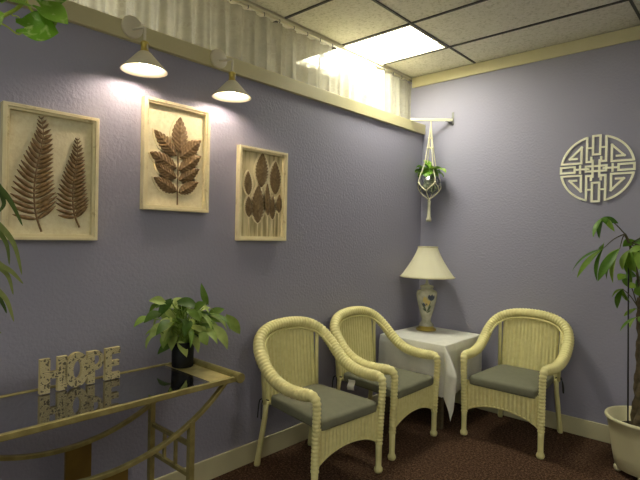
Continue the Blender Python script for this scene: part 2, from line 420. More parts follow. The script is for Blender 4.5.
# ------------------------------------------------------------------ lace curtain
t = thing('lace_curtain', (-.12, 0, ZC-.02), 'long sheer white lace curtain gathered above the ledge of the half wall', 'curtain')
b = NB(); uvl = b.loops.layers.uv.new('UVMap')
Y0, Y1 = -.022, -4.6; nu, nv = 760, 12; ztop, zbot = -.035, ZB1+.004-(ZC-.02)
rng = random.Random(3); ph = [rng.uniform(0, 6.28) for _ in range(6)]
grid = []
for i in range(nu+1):
    y = Y0+(Y1-Y0)*i/nu; row = []
    for j in range(nv+1):
        q = j/nv
        fx = .026*math.sin(y*2*PI/.118+ph[0]+.6*math.sin(y*5+ph[1])) + 0.008*math.sin(y*2*PI/.047+ph[2]) + .004*math.sin(y*31+q*1.2+ph[3])
        fx *= (.45+.55*q)
        row.append(b.verts.new((fx, y + .006*math.sin(y*60+ph[4])*q, ztop+(zbot-ztop)*q + (.0018*math.cos(y*2*PI/.118) if j == 0 else 0))))
    grid.append(row)
for i in range(nu):
    for j in range(nv):
        f = b.faces.new((grid[i][j], grid[i+1][j], grid[i+1][j+1], grid[i][j+1]))
        for lp, (a, c) in zip(f.loops, ((i,j),(i+1,j),(i+1,j+1),(i,j+1))): lp[uvl].uv = (a/nu*6.0, c/nv*.42)
obj('sheer_panel', b, MAT['sheer_lace'], t)
b = tube(NB(), [(0, Y0+.02, -.015), (0, Y1, -.015)], .006, 8); obj('rod', b, MAT['white_metal'], t)
hk = None
for k in range(34):
    y = -.06 - k*.134
    if hk is None:
        hb = tube(NB(), [(.0, 0, .0), (.010, 0, -.004), (.012, 0, -.016), (.006, 0, -.026)], .0032, 6); hk = obj('hook', hb, MAT['grey_steel'], t); o = hk
    else:
        o = hk.copy(); COL.objects.link(o); o.parent = t
    o.location = (0, y, -.008)
# ------------------------------------------------------------------ wall lamps over the pictures
def wall_lamp(y, z, label, L=.132):
    t = thing('wall_lamp', (.026, y, z), label, 'lamp', 'picture lamps on the ledge')
    prof = [(.003, 0), (.053, 0), (.053, .012), (.047, .017), (.004, .018)]
    b = lathe(NB(), prof, 36); bmesh.ops.rotate(b, verts=b.verts, cent=(0,0,0), matrix=Matrix.Rotation(PI/2, 3, 'Y')); obj('wall_plate', b, MAT['lamp_white'], t)
    b = tube(NB(), spline([(.012, 0, -.012), (.06, 0, -.022), (L-.012, 0, -.030), (L, 0, -.036), (L, 0, -.05), (L, 0, -.105)], 6), .0062, 10); obj('arm', b, MAT['lamp_white'], t)
    b = lathe(NB(), [(.006, -.098), (.013, -.10), (.019, -.106), (.020, -.112), (.017, -.115), (.017, -.142), (.021, -.146), (.021, -.15), (.012, -.151)], 24, (L,0,0)); obj('brass_socket', b, MAT['brass'], t)
    b = sphere(NB(), V((L+.026, 0, -.13)), .0035, 8, 6, (1, 1, 4)); obj('switch', b, MAT['lamp_white'], t)
    zo = -.148
    prof = [(.020, zo), (.030, zo-.006), (.066, zo-.046), (.103, zo-.085), (.105, zo-.089), (.1025, zo-.089), (.065, zo-.050), (.029, zo-.010), (.0185, zo-.004)]
    b = NB(); lathe(b, prof + [prof[0]], 48, (L,0,0), cap=False); bmesh.ops.remove_doubles(b, verts=b.verts, dist=1e-6)
    obj('cone_shade', b, MAT['lamp_white'], t)
    b = sphere(NB(), V((L, 0, zo-.042)), .026, 16, 12, (1, 1, 1.15)); obj('bulb', b, MAT['bulb_glow'], t)
    return t
wall_lamp(-2.757, 2.383, 'white cone wall lamp lit above the leaf spray picture, nearer the trailing vine')
wall_lamp(-2.252, 2.372, 'white cone wall lamp lit above the gap before the narrow leaves picture')
# ------------------------------------------------------------------ framed carved pictures (on the left wall; local u = along y, v = up)
FW, FH = .386, .560
def art(yc, zc, label, panel):
    t = thing('framed_art', (0, yc, zc), label, 'picture', 'carved leaf pictures on the left wall')
    o = V((.001, 0, 0)); uy, uz = V((0,1,0)), V((0,0,1))
    rect = lambda a, c: [(-a,-c),(a,-c),(a,c),(-a,c)]
    b = NB()
    ringprism(b, rect(FW/2, FH/2), rect(FW/2-.016, FH/2-.016), o, uy, uz, V((.036,0,0)))
    obj('frame', b, MAT['art_frame'], t, False, bev=.002)
    b = NB(); ringprism(b, rect(FW/2-.0155, FH/2-.0155), rect(FW/2-.026, FH/2-.026), o, uy, uz, V((.030,0,0)))
    obj('inner_slip', b, MAT['art_frame'], t, False, bev=.0015)
    b = NB(); prism(b, rect(FW/2-.020, FH/2-.020), o, uy, uz, V((.008,0,0))); obj('backing', b, MAT[panel], t, False)
    return t
XB = .0095
def relief(pts_base, tip, w, veins=8, h=.010, peak=.45, bend=0., jag=0.):
    "carved leaf: domed, with grooved side veins and a raised midrib; in (u, v) of the picture"
    b = NB(); bs = V((0, *pts_base)); tp = V((0, *tip)); d = tp-bs; L = d.length; t0 = d.normalized(); sd = V((0, t0.z, -t0.y))
    n, mcols = 44, 8; rows = []; e = math.log(.5)/math.log(peak)
    for i in range(n+1):
        t = i/n; ww = w/2*max(0, math.sin(PI*min(1, t**e)))**.8 if 0 < i < n else .0006
        c = bs + d*t + sd*(bend*L*4*t*(1-t)); row = []
        for k in range(-mcols, mcols+1):
            s = k/mcols
            ph = (t*1.0 - abs(s)*w*.42/L)*veins*2*PI
            z = h*(1-s*s*.75) + .0034*math.sin(ph)*(1-abs(s))**.2*min(1, abs(s)*6) + (.0045 if k == 0 else 0)
            if abs(k) == mcols: z = 0
            wj = ww*(1+jag*math.sin(ph)*abs(s))
            row.append(b.verts.new(c + sd*(s*wj) + V((XB+z*(1 if 0 < i < n else .3), 0, 0))))
        rows.append(row)
    for a, c in zip(rows, rows[1:]):
        for k in range(2*mcols): b.faces.new((a[k], a[k+1], c[k+1], c[k]))
    return b
def halo(pts_base, tip, w, peak=.45, bend=0., g=.006):
    "the pale carved bank round a leaf"
    b = NB(); bs = V((XB-.002, *pts_base)); tp = V((XB-.002, *tip)); d = tp-bs; t0 = d.normalized(); bs -= t0*g; tp += t0*g*1.6; d = tp-bs; L = d.length
    sd = V((0, t0.z, -t0.y)); e = math.log(.5)/math.log(peak); n = 26; lt, rt = [], []
    for i in range(n+1):
        t = i/n; ww = (w/2+g)*max(0, math.sin(PI*min(1, t**e)))**.7 + .001
        c = bs + d*t + sd*(bend*L*4*t*(1-t)); lt.append(c+sd*ww); rt.append(c-sd*ww)
    lo = [b.verts.new(p) for p in lt + rt[::-1]]; hi = [b.verts.new(p+V((.0055,0,0))) for p in lt + rt[::-1]]
    b.faces.new(hi)
    for i in range(len(lo)): b.faces.new((lo[i], lo[(i+1) % len(lo)], hi[(i+1) % len(lo)], hi[i]))
    return b
def pic_uv(t, px, py):
    p = at(px, py, 0, .012); return (p.y - t.location.y, p.z - t.location.z)
# picture one: two ferns
A1 = art(-3.099, 1.634, 'carved picture of two brown fern fronds in a pale box frame', 'art_panel')
def crop1(x, y): return (x/3., 90+y/3.)
def fern(t, spine, wfun, nl):
    P = spline([V((0, *pic_uv(t, *crop1(*q)))) for q in spine], 10); P, L = resample(P, .004)
    b = NB(); n = len(P)
    tube(b, [p+V((XB+.004,0,0)) for p in P], [.0045-.003*i/n for i in range(n)], 8)
    for k in range(nl):
        q = .12+.87*k/(nl-1); i = int(q*(n-1)); p = P[i]
        tg = (P[min(i+2, n-1)]-P[max(i-2, 0)]).normalized(); sd = V((0, tg.z, -tg.y))
        for s in (-1, 1):
            Ln = wfun(q); a = math.radians(72-28*q)
            dr = tg*math.cos(a) + sd*s*math.sin(a)
            base = p + V((XB+.001,0,0)); tip = base + dr*Ln + V((.002,0,0)) - tg*Ln*.03
            w = min(.019, Ln*.36)
            rows = []
            pd = V((0, dr.z, -dr.y))
            for j in range(9):
                tt = j/8; ww = w/2*max(.05, math.sin(PI*tt**.8))**.7
                c = base + (tip-base)*tt + tg*(.10*Ln*tt*tt)
                rows.append([b.verts.new(c + pd*(ww*u) + V((z,0,0))) for u, z in ((-1, 0), (-.5, .0055), (0, .0072), (.5, .0055), (1, 0))])
            for ra, rb in zip(rows, rows[1:]):
                for m_ in range(4): b.faces.new((ra[m_], ra[m_+1], rb[m_+1], rb[m_]))
    return obj('fern_frond', b, MAT['carved_leaf'], t)
o = fern(A1, [(124,425),(108,375),(102,310),(108,245),(122,180),(130,130),(124,82)], lambda q: .104*(1-q)**.72*min(1, .62+q*1.9)+.012, 21); o['label'] = 'larger fern frond'
o = fern(A1, [(238,412),(222,370),(218,310),(224,250),(232,195),(232,146)], lambda q: .080*(1-q)**.72*min(1, .62+q*1.9)+.010, 20); o['label'] = 'smaller fern frond'
for sp, hw in (([(124,428),(102,310),(124,82)], .088), ([(238,415),(218,310),(232,146)], .060)):
    pass
# picture two: a stem with nine leaves
A2 = art(-2.494, 1.790, 'carved picture of one stem with nine brown leaves, between the two other pictures', 'art_panel')
def crop2(x, y): return (140+x/3.69, 90+y/3.69)
st = spline([V((XB+.004, *pic_uv(A2, *crop2(*q)))) for q in ((137,424),(138,360),(140,290),(140,230),(146,190))], 8)
obj('stem', tube(NB(), st, .0038, 8), MAT['carved_leaf'], A2)
for bs, tp, w in (((146,232),(148,100),.082), ((133,245),(52,146),.066), ((146,250),(224,186),.072), ((134,290),(36,228),.066), ((143,298),(224,244),.064), ((133,326),(56,274),.060), ((143,334),(218,292),.058), ((134,376),(50,322),.062), ((142,380),(214,340),.056)):
    u, v = pic_uv(A2, *crop2(*bs)), pic_uv(A2, *crop2(*tp))
    w *= 1.28; lf = obj('leaf', relief(u, v, w, 8), MAT['carved_leaf'], A2); obj('pale_bank', halo(u, v, w), MAT['carved_edge'], lf, False)
# picture three: seven upright leaves
A3 = art(-1.899, 1.639, 'carved picture of seven narrow upright leaves on a streaked panel, right of the other two', 'art_panel_streaked')
def crop3(x, y): return (230+x/4.364, 140+y/4.364)
for bs, tp, w, sb in (((136,206),(142,56),.080,(136,428)), ((196,238),(198,94),.074,(196,428)), ((80,240),(78,136),.048,(78,425)), ((120,362),(124,196),.080,(118,428)), ((164,330),(162,190),.040,(162,428)), ((184,346),(186,246),.042,(183,428)), ((82,336),(80,246),.044,(84,425)), ((212,318),(215,238),.040,(210,426))):
    u, v = pic_uv(A3, *crop3(*bs)), pic_uv(A3, *crop3(*tp))
    w *= 1.42; lf = obj('leaf', relief(u, v, w, 11, .009), MAT['carved_leaf_dark'], A3); obj('pale_bank', halo(u, v, w), MAT['carved_edge'], lf, False)
    s0 = pic_uv(A3, *crop3(*sb)); obj('stem', tube(NB(), [(XB+.002, *u), (XB+.002, *s0)], [.0028, .0024], 8), MAT['carved_edge'], A3)
# ------------------------------------------------------------------ round fretwork medallion on the back wall
c = at(596, 168.5, 1, -.01); RM = .239
b = NB(); ux, uz = V((1,0,0)), V((0,0,1)); O = V((0, -.002, 0)); D = V((0, -.009, 0)); SW = .059
NST = [0]
def stroke(pts, w=SW):
    for (x0, y0), (x1, y1) in zip(pts, pts[1:]):
        d = V((x1-x0, y1-y0)); L = d.length; d /= L; n = V((-d.y, d.x))*w/2; e = d*w/2
        q = [V((x0,y0))-e-n, V((x1,y1))+e-n, V((x1,y1))+e+n, V((x0,y0))-e+n]
        NST[0] += 1; prism(b, [(p.x*RM, p.y*RM) for p in q], O, ux, uz, D*(1+.02*(NST[0] % 23)/1.))
def arcpts(a0, a1, r, n=14): return [(r*math.cos(math.radians(a0+(a1-a0)*i/n)), r*math.sin(math.radians(a0+(a1-a0)*i/n))) for i in range(n+1)]
for sx in (-1, 1):
    for sy in (-1, 1):
        S = lambda pts: [(sx*x, sy*y) for x, y in pts]
        outer = arcpts(9, 74.5, 1.0); inner = arcpts(12, 71.5, .94)
        poly = [(sx*x*RM, sy*y*RM) for x, y in outer + inner[::-1]]
        prism(b, poly if sx*sy > 0 else poly[::-1], O, ux, uz, D)
        stroke(S([(.94, .185), (.40, .185), (.40, .66), (.72, .33), (.53, .33)]))        # the inner key spiral
        stroke(S([(.255, .93), (.255, .21), (.13, .21)])); stroke(S([(.13, .21), (.13, .33)]))
        stroke(S([(.255, .62), (.11, .62)]), .05)
for s in (-1, 1):
    stroke([(-.095, s*.42), (.095, s*.42), (.095, s*.97), (-.095, s*.97), (-.095, s*.42)])
    stroke([(s*.58, -.085), (s*.97, -.085), (s*.97, .085), (s*.58, .085), (s*.58, -.085)])
    stroke([(s*.20, 0), (s*.58, 0)], .055); stroke([(s*.43, -.1), (s*.43, .1)], .055)
    stroke([(s*.09, -.24), (s*.09, .24)]); stroke([(-.27, s*.075), (.27, s*.075)]); stroke([(s*.27, -.075), (s*.27, .075)])
o = obj('wall_medallion', b, MAT['medallion_wood'], None, False); o.location = (c.x, 0, c.z)
tag(o, 'round cream fretwork medallion hung on the lavender wall above the chair and tree', 'wall ornament')
# ------------------------------------------------------------------ wicker armchairs (local front = -Y)
def make_chair(label):
    t = thing('wicker_armchair', (0,0,0), label, 'chair', 'cream wicker armchairs')
    half = [(.262,-.280,.165), (.264,-.284,.30), (.268,-.292,.47), (.270,-.290,.535), (.276,-.262,.563), (.285,-.18,.558), (.290,-.08,.560), (.294,.02,.585), (.295,.10,.637), (.289,.165,.702), (.263,.215,.762), (.208,.246,.807), (.120,.264,.835), (0,.270,.844)]
    full = [V(p) for p in half] + [V((-p[0], p[1], p[2])) for p in half[-2::-1]]
    P = spline(full, 10)
    def rf(q):
        q = min(q, 1-q)*2          # 0 at a foot, 1 at the crown
        return .0235 + .0115*min(1, max(0, (q-.28)/.08)) + .004*math.exp(-((q-.62)/.14)**2)
    obj('arm_rail', wrapped(NB(), P, rf), MAT['wicker_wrap'], t)
    for s in (-1, 1):
        b = lathe(NB(), [(.012, 0), (.021, .004), (.026, .016), (.025, .028), (.018, .040), (.0175, .06), (.0185, .13), (.020, .185)], 18, (s*.262, -.28, 0)); obj('front_leg', b, MAT['cane_pole'], t)
        b = tube(NB(), [(s*.222,.268,0), (s*.221,.266,.012), (s*.216,.254,.09), (s*.203,.222,.30), (s*.200,.215,.40)], [.016,.020,.0165,.0165,.0165], 14); obj('rear_leg', b, MAT['cane_pole'], t)
        b = tube(NB(), [(s*.215,.213,.385), (s*.222,.226,.60), (s*.228,.236,.80)], .0125, 12); obj('back_post', b, MAT['cane_pole'], t)
        b = tube(NB(), [(s*.215,-.265,.392), (s*.185,.205,.392)], .009, 10); obj('side_rail', b, MAT['cane_pole'], t)
    # woven back: vertical ribs between seat and crown
    arch = [(p.x, p.y, p.z) for p in P if p.z > .7 or p.y > .19]
    def top(x):
        best = None
        for a, c in zip(arch, arch[1:]):
            if (a[0]-x)*(c[0]-x) <= 0 and a[0] != c[0]:
                q = (x-a[0])/(c[0]-a[0]); z = a[2]+(c[2]-a[2])*q
                if best is None or z > best[0]: best = (z, a[1]+(c[1]-a[1])*q)
        return best
    HW = .203; nr = 15; nx = nr*6; nz = 30
    def sheet(off):
        g = []
        for i in range(nx+1):
            x = -HW + 2*HW*i/nx; zt, yt = top(x); col = []
            rib = .0095*.5*(1-math.cos(2*PI*i/6))
            yb = .222 - .22*x*x
            for j in range(nz+1):
                q = j/nz; z = .375 + (zt-.375)*q; y = yb + (yt-yb)*q + .0015*math.sin(j*PI)*0
                col.append((x, y - (rib if off > 0 else -rib) + (-.004 if off > 0 else .004), z))
            g.append(col)
        return g
    b = NB(); G = [[[b.verts.new(p) for p in col] for col in sheet(s)] for s in (1, -1)]
    for g in G:
        for i in range(nx):
            for j in range(nz): b.faces.new((g[i][j], g[i+1][j], g[i+1][j+1], g[i][j+1]))
    for i in (0, nx):
        for j in range(nz): b.faces.new((G[0][i][j], G[0][i][j+1], G[1][i][j+1], G[1][i][j]))
    obj('back_panel', b, MAT['wicker_weave'], t)
    # braided beading that follows the inside of the crown
    bead = []
    for i, p in enumerate(P):
        if p.z < .672: continue
        tg = P[min(i+1, len(P)-1)] - P[max(i-1, 0)]; nn_ = V((tg.z, 0, -tg.x)).normalized()
        if nn_.dot(V((-p.x, 0, .62-p.z))) < 0: nn_ = -nn_
        bead.append(p + nn_*.037 + V((0, -.020, 0)))
    obj('back_beading', wrapped(NB(), bead, lambda q: .0075, .010, 8, .002), MAT['wicker_wrap'], t)
    # front apron with an arched lower edge
    def lowz(x): return .188 + .066*(1-(x/.245)**2)**.8 if abs(x) < .245 else .188
    b = NB(); nx2 = 17*6; G = []
    for off in (-1, 1):
        g = []
        for i in range(nx2+1):
            x = -.245+.49*i/nx2; rib = .0085*.5*(1-math.cos(2*PI*i/6)); zl = lowz(x)
            g.append([b.verts.new((x, -.276 + off*(.004+rib), zl + (.392-zl)*j/12)) for j in range(13)])
        G.append(g)
    for g in G:
        for i in range(nx2):
            for j in range(12): b.faces.new((g[i][j], g[i+1][j], g[i+1][j+1], g[i][j+1]))
    obj('front_apron', b, MAT['wicker_weave'], t)
    rim = [V((x, -.278, lowz(x))) for x in [-.245+.49*k/40 for k in range(41)]]
    obj('apron_rim', wrapped(NB(), rim, lambda q: .0085, .011, 8, .002), MAT['wicker_wrap'], t)
    b = tube(NB(), [(-.25,-.270,.385), (.25,-.270,.385)], .012, 10); obj('front_rail', b, MAT['cane_pole'], t)
    b = tube(NB(), [(-.2,.206,.388), (.2,.206,.388)], .012, 10); obj('rear_rail', b, MAT['cane_pole'], t)
    b = NB(); prism(b, [(-.222,-.262),(.222,-.262),(.182,.188),(-.182,.188)], V((0,0,.380)), V((1,0,0)), V((0,1,0)), V((0,0,.012))); obj('seat_deck', b, MAT['wicker_weave'], t, False)
    # cushion: rounded slab, slightly crowned
    cu = NB(); n = 26; out = []
    ring = []
    cor = [(-.236,-.295), (.236,-.295), (.198,.196), (-.198,.196)]
    for k in range(4):
        p0, p1, p2 = V(cor[k-1]), V(cor[k]), V(cor[(k+1) % 4]); a = (p0-p1).normalized(); c2 = (p2-p1).normalized(); r = .045 if k in (2,3) else .035
        for i in range(7):
            q = i/6; A = p1+a*r; C = p1+c2*r; ring.append(A*(1-q)**2 + p1*2*q*(1-q) + C*q*q)
    def loop(sc_, z): return [cu.verts.new((p.x*sc_, (p.y+.05)*sc_-.05, z - (.006 if p.y < -.25 else 0)*(1 if sc_ > .9 else 0))) for p in ring]
    Ls = [loop(.955, .378), loop(.99, .383), loop(1., .394), loop(1., .424), loop(.985, .434), loop(.93, .441), loop(.7, .447), loop(.3, .449)]
    for a, c2 in zip(Ls, Ls[1:]):
        for k in range(len(ring)): cu.faces.new((a[k], a[(k+1) % len(ring)], c2[(k+1) % len(ring)], c2[k]))
    cu.faces.new(Ls[0][::-1]); cu.faces.new(Ls[-1])
    cush = obj('seat_cushion', cu, MAT['cushion_cloth'], t)
    for s in (-1, 1):
        tb = NB()
        tube(tb, spline([(s*.20,.19,.41), (s*.222,.235,.412), (s*.232,.244,.385), (s*.238,.248,.30)], 6), .0035, 6)
        tube(tb, spline([(s*.215,.225,.413), (s*.245,.20,.395), (s*.26,.185,.35), (s*.262,.18,.315)], 6), .0035, 6)
        obj('tie', tb, MAT['cushion_tie'], cush)
    return t, cush
ch, cush = make_chair('cream wicker armchair nearest the console table, in front of the left wall')
ch.location = (.345, -1.736, 0); ch.rotation_euler.z = PI/2 - .062
c2 = copy_tree(ch); c2.location = (.324, -1.034, 0); c2.rotation_euler.z = PI/2; c2['label'] = 'cream wicker armchair with white cushion tag, between another chair and the covered table'
c3 = copy_tree(ch); c3.location = (1.010, -.322, 0); c3.rotation_euler.z = 0; c3['label'] = 'cream wicker armchair against the back wall under the medallion'
k2 = [o for o in c2.children if o.name.startswith('seat_cushion')][0]
b = NB(); n = 8
g = [[b.verts.new((-.236+.006*math.sin(i*.9)-.012*i/n-w_*.35, .045+w_, .425-.068*i/n)) for w_ in (0, .046)] for i in range(n+1)]
for i in range(n): b.faces.new((g[i][0], g[i+1][0], g[i+1][1], g[i][1]))
o = obj('care_tag', b, MAT['care_paper'], k2, sol=.0012); o['label'] = 'white care tag'
# ------------------------------------------------------------------ corner table, cloth, table lamp
TX0, TX1, TY0, TY1, TZ = .055, .620, -.668, -.055, .622
t = thing('corner_table', ((TX0+TX1)/2, (TY0+TY1)/2, 0), 'small square table hidden under the white lace cloth in the corner', 'table')
hx, hy = (TX1-TX0)/2, (TY1-TY0)/2
obj('tabletop', bx((-hx,-hy,TZ-.028), (hx,hy,TZ-.003)), MAT['bark'], t, False, bev=.004)
for sx in (-1,1):
    for sy in (-1,1): obj('leg', bx((sx*(hx-.05)-.018, sy*(hy-.05)-.018, 0), (sx*(hx-.05)+.018, sy*(hy-.05)+.018, TZ-.028)), MAT['bark'], t, False, bev=.003)
DR = .372
b = NB(); uvl = b.loops.layers.uv.new('UVMap'); N = 120
us = [TX0-.03+(TX1+DR-TX0+.03)*i/N for i in range(N+1)]; vs = [TY0-DR+(TY1+.03-TY0+DR)*i/N for i in range(N+1)]
def cloth(u, v):
    x = min(max(u, TX0-.002), TX1); y = min(max(v, TY0), TY1+.002)
    du, dv = max(0, u-TX1), max(0, TY0-v); db = max(0, TX0-u) + max(0, v-TY1)
    z = TZ + .0025
    if du+dv == 0 and db == 0: return V((x, y, z))
    if du+dv == 0: return V((x, y, z-db))
    drop = math.hypot(du, dv); s = min(1, drop/.05)
    fl = .010*s
    if du > 0 and dv > 0:
        a = math.atan2(dv, du)                          # corner: hangs as a folded point
        w = math.sin(2*a); pinch = .155*w*min(1, drop/.20)*(1-.5*min(1, drop/.5)) 
        rip = .017*math.sin(4*a)*min(1, drop/.18)
        ox = fl*math.cos(a) + pinch*.85 + rip; oy = -(fl*math.sin(a) + pinch*.34 - rip)
        return V((x+ox, y+oy, z-drop*.985))
    if du > 0:
        rp = .007*math.sin(v*34)*min(1, du/.2); return V((x+fl+max(-.006, rp), y, z-du))
    rp = .007*math.sin(u*30+1)*min(1, dv/.2); return V((x, y-fl-max(-.006, rp), z-dv))
g = [[b.verts.new(cloth(u, v)) for v in vs] for u in us]
for i in range(N):
    for j in range(N):
        f = b.faces.new((g[i][j], g[i+1][j], g[i+1][j+1], g[i][j+1]))
        for lp, (a, c) in zip(f.loops, ((i,j),(i+1,j),(i+1,j+1),(i,j+1))): lp[uvl].uv = (us[a], vs[c])
o = obj('lace_tablecloth', b, MAT['cloth_lace'], None)
tag(o, 'white lace tablecloth draped over the corner table with one corner hanging low', 'tablecloth')
LX, LY, LZ = .214, -.236, TZ+.004
t = thing('table_lamp', (LX, LY, LZ), 'urn table lamp with fluted cream shade standing on the lace cloth', 'lamp')
obj('brass_base', lathe(NB(), [(.004,0),(.082,0),(.084,.008),(.080,.014),(.066,.020),(.062,.030),(.055,.036),(.004,.038)], 40), MAT['brass'], t)
obj('urn', lathe(NB(), [(.004,.036),(.060,.036),(.062,.044),(.052,.056),(.040,.072),(.036,.088),(.042,.112),(.056,.16),(.073,.22),(.084,.275),(.086,.305),(.079,.327),(.058,.337),(.050,.342),(.050,.352),(.056,.356),(.058,.365),(.050,.374),(.004,.380)], 44), MAT['urn_glaze'], t)
obj('neck', lathe(NB(), [(.004,.378),(.020,.378),(.022,.384),(.012,.392),(.010,.43),(.015,.436),(.015,.47),(.004,.474)], 24), MAT['urn_glaze'], t)
# painted tulips on the side of the urn that faces the room
def urn_r(z):
    pr = [(.042,.112),(.056,.16),(.073,.22),(.084,.275),(.086,.305),(.079,.327)]
    for (r0,z0),(r1,z1) in zip(pr, pr[1:]):
        if z0 <= z <= z1: return r0+(r1-r0)*(z-z0)/(z1-z0)
    return .05
A0 = math.atan2(CY-LY, CX-LX)
def onurn(u, z):                      # u metres around the belly from the side facing the room
    a = A0 + u*1.35/.078; r = urn_r(z)+.0016; return V((r*math.cos(a), r*math.sin(a), z))
def paint(poly):
    b = NB(); b.faces.new([b.verts.new(onurn(u, z)) for u, z in poly]); return b
def petal(u0, z0, u1, z1, w):
    L, R_ = [], []; d = V((u1-u0, z1-z0)); n = V((-d.y, d.x)).normalized()
    for i in range(9):
        q = i/8; k = w*max(.04, math.sin(PI*q)); L.append((u0+d.x*q+n.x*k, z0+d.y*q+n.y*k)); R_.append((u0+d.x*q-n.x*k, z0+d.y*q-n.y*k))
    return L + R_[::-1]
def strips(pl):
    b = NB()
    for args in pl:
        pts = petal(*args); n = len(pts)//2
        Lv = [b.verts.new(onurn(*p)) for p in pts[:n]]; Rv = [b.verts.new(onurn(*p)) for p in pts[n:][::-1]]
        for i in range(n-1): b.faces.new((Lv[i], Lv[i+1], Rv[i+1], Rv[i]))
    return b
fl = obj('painted_tulip', strips([(.022,.255,.012,.305,.010),(.028,.25,.030,.308,.011),(.034,.255,.044,.30,.009),(-.012,.205,-.022,.235,.010),(-.008,.205,.002,.232,.008)]), MAT['painted_blue'], t)
obj('painted_leaf', strips([(.004,.14,.028,.26,.003),(.002,.15,-.012,.205,.003),(.004,.16,-.030,.19,.007),(.006,.16,.030,.215,.008),(.0,.165,-.034,.235,.006),(.006,.15,.034,.175,.006)]), MAT['painted_green'], t)
obj('painted_bloom', strips([(.002,.20,-.004,.285,.011),(.008,.21,.016,.262,.009),(-.018,.235,-.010,.29,.008)]), MAT['painted_yellow'], t)
# fluted empire shade
b = NB(); NS, NZ = 12*12, 14; rings = []
zb, zt = .442, .700
for inn in (0, 1):
    for j in range(NZ+1):
        q = (j if not inn else NZ-j)/NZ
        r = .079 + (.221-.079)*((1-q)**1.32)
        rg = []
        for k in range(NS):
            a = 2*PI*k/NS; cr = 1-.030*(1-q*.4)*abs(math.sin(6*a))**1.0*(1) 
            rr = r*(.985+.03*abs(math.cos(6*a))**.6) - inn*.002
            rg.append(b.verts.new((rr*math.cos(a), rr*math.sin(a), zb+(zt-zb)*q)))
        rings.append(rg)
for a, c in zip(rings, rings[1:] + rings[:1]):
    for k in range(NS): b.faces.new((a[k], a[(k+1) % NS], c[(k+1) % NS], c[k]))
sh = obj('lamp_shade', b, MAT['shade_cloth'], t)
for z, r in ((zb+.004, .2205), (zt-.004, .0805)):
    ring = [V(((r*(.985+.03*abs(math.cos(6*a))**.6)+.001)*math.cos(a), (r*(.985+.03*abs(math.cos(6*a))**.6)+.001)*math.sin(a), z)) for a in [2*PI*k/144 for k in range(145)]]
    obj('shade_trim', tube(NB(), ring, .0035, 6, False), MAT['shade_trim'], sh)
b = NB(); tube(b, spline([(.0,.015,.45),(.05,.0,.52),(.045,0,.62),(0,0,.675)], 8), .002, 6); tube(b, spline([(.0,-.015,.45),(-.05,.0,.52),(-.045,0,.62),(0,0,.675)], 8), .002, 6)
for k in range(3):
    a = k*2*PI/3; tube(b, [(0,0,.675), (.074*math.cos(a), .074*math.sin(a), .688)], .0018, 6)
obj('harp', b, MAT['brass'], t)
obj('finial', lathe(NB(), [(.003,.672),(.006,.676),(.004,.684),(.008,.690),(.007,.697),(.002,.702)], 14), MAT['brass'], t)
# ------------------------------------------------------------------ swing bracket and hanging plant
t = thing('plant_bracket', (.292, 0, 2.428), 'white swing arm plant bracket on the back wall beside the ledge end', 'bracket')
obj('wall_plate', bx((-.011, -.006, -.055), (.011, 0, .055)), MAT['grey_steel'], t, False, bev=.002)
tip = V((.022, -.245, 2.414)) - V((.292, 0, 2.428))
b = NB(); d = tip.normalized(); sd = V((-d.y, d.x, 0)).normalized()*.007
p0 = V((0, -.008, -.012)); prism(b, [(-1,-.011),(1,-.011),(1,.011),(-1,.011)], p0, sd, V((0,0,1)), tip-p0+V((0,0,.0)))
obj('swing_arm', b, MAT['white_metal'], t, False, bev=.002)
obj('stay', tube(NB(), [(0,-.010,-.048), (d.x*.06, d.y*.06-.008, -.020)], .006, 8), MAT['grey_steel'], t)
HX, HY = .152, -.127
hz0 = 2.414
t = thing('hanging_plant', (HX, HY, hz0-.56), 'small trailing plant in a glass jar slung in a knotted cotton rope hanger', 'plant')
zo = hz0-.56                                           # local z = world - zo
top = hz0-.006-zo
ZJ = 1.775-zo                                           # jar bottom
JR = [(.004,0),(.052,.002),(.078,.022),(.093,.058),(.096,.088),(.086,.120),(.066,.146),(.060,.158),(.066,.170)]
obj('glass_jar', lathe(NB(), [(r, z+ZJ) for r, z in JR], 36, cap=False), MAT['jar_glass'], t)
rb = NB(); rg = random.Random(4)
for k in range(64):
    a = rg.uniform(0, 6.28); r0 = rg.uniform(.005, .04); r1 = rg.uniform(.01, .066); a1 = a+rg.uniform(-1, 1)
    tube(rb, spline([(r0*math.cos(a), r0*math.sin(a), ZJ+.165), (r0*1.2*math.cos(a+.4), r0*1.2*math.sin(a+.4), ZJ+.11), (r1*math.cos(a1), r1*math.sin(a1), ZJ+rg.uniform(.02, .06))], 5), rg.uniform(.002, .005), 5)
obj('water_roots', rb, MAT['jar_roots'], t)
b = NB()
loopz = [V((0, .010*math.cos(a), top+.004+.012*math.sin(a))) for a in [2*PI*k/20 for k in range(21)]]
tube(b, loopz, .0035, 6, False)
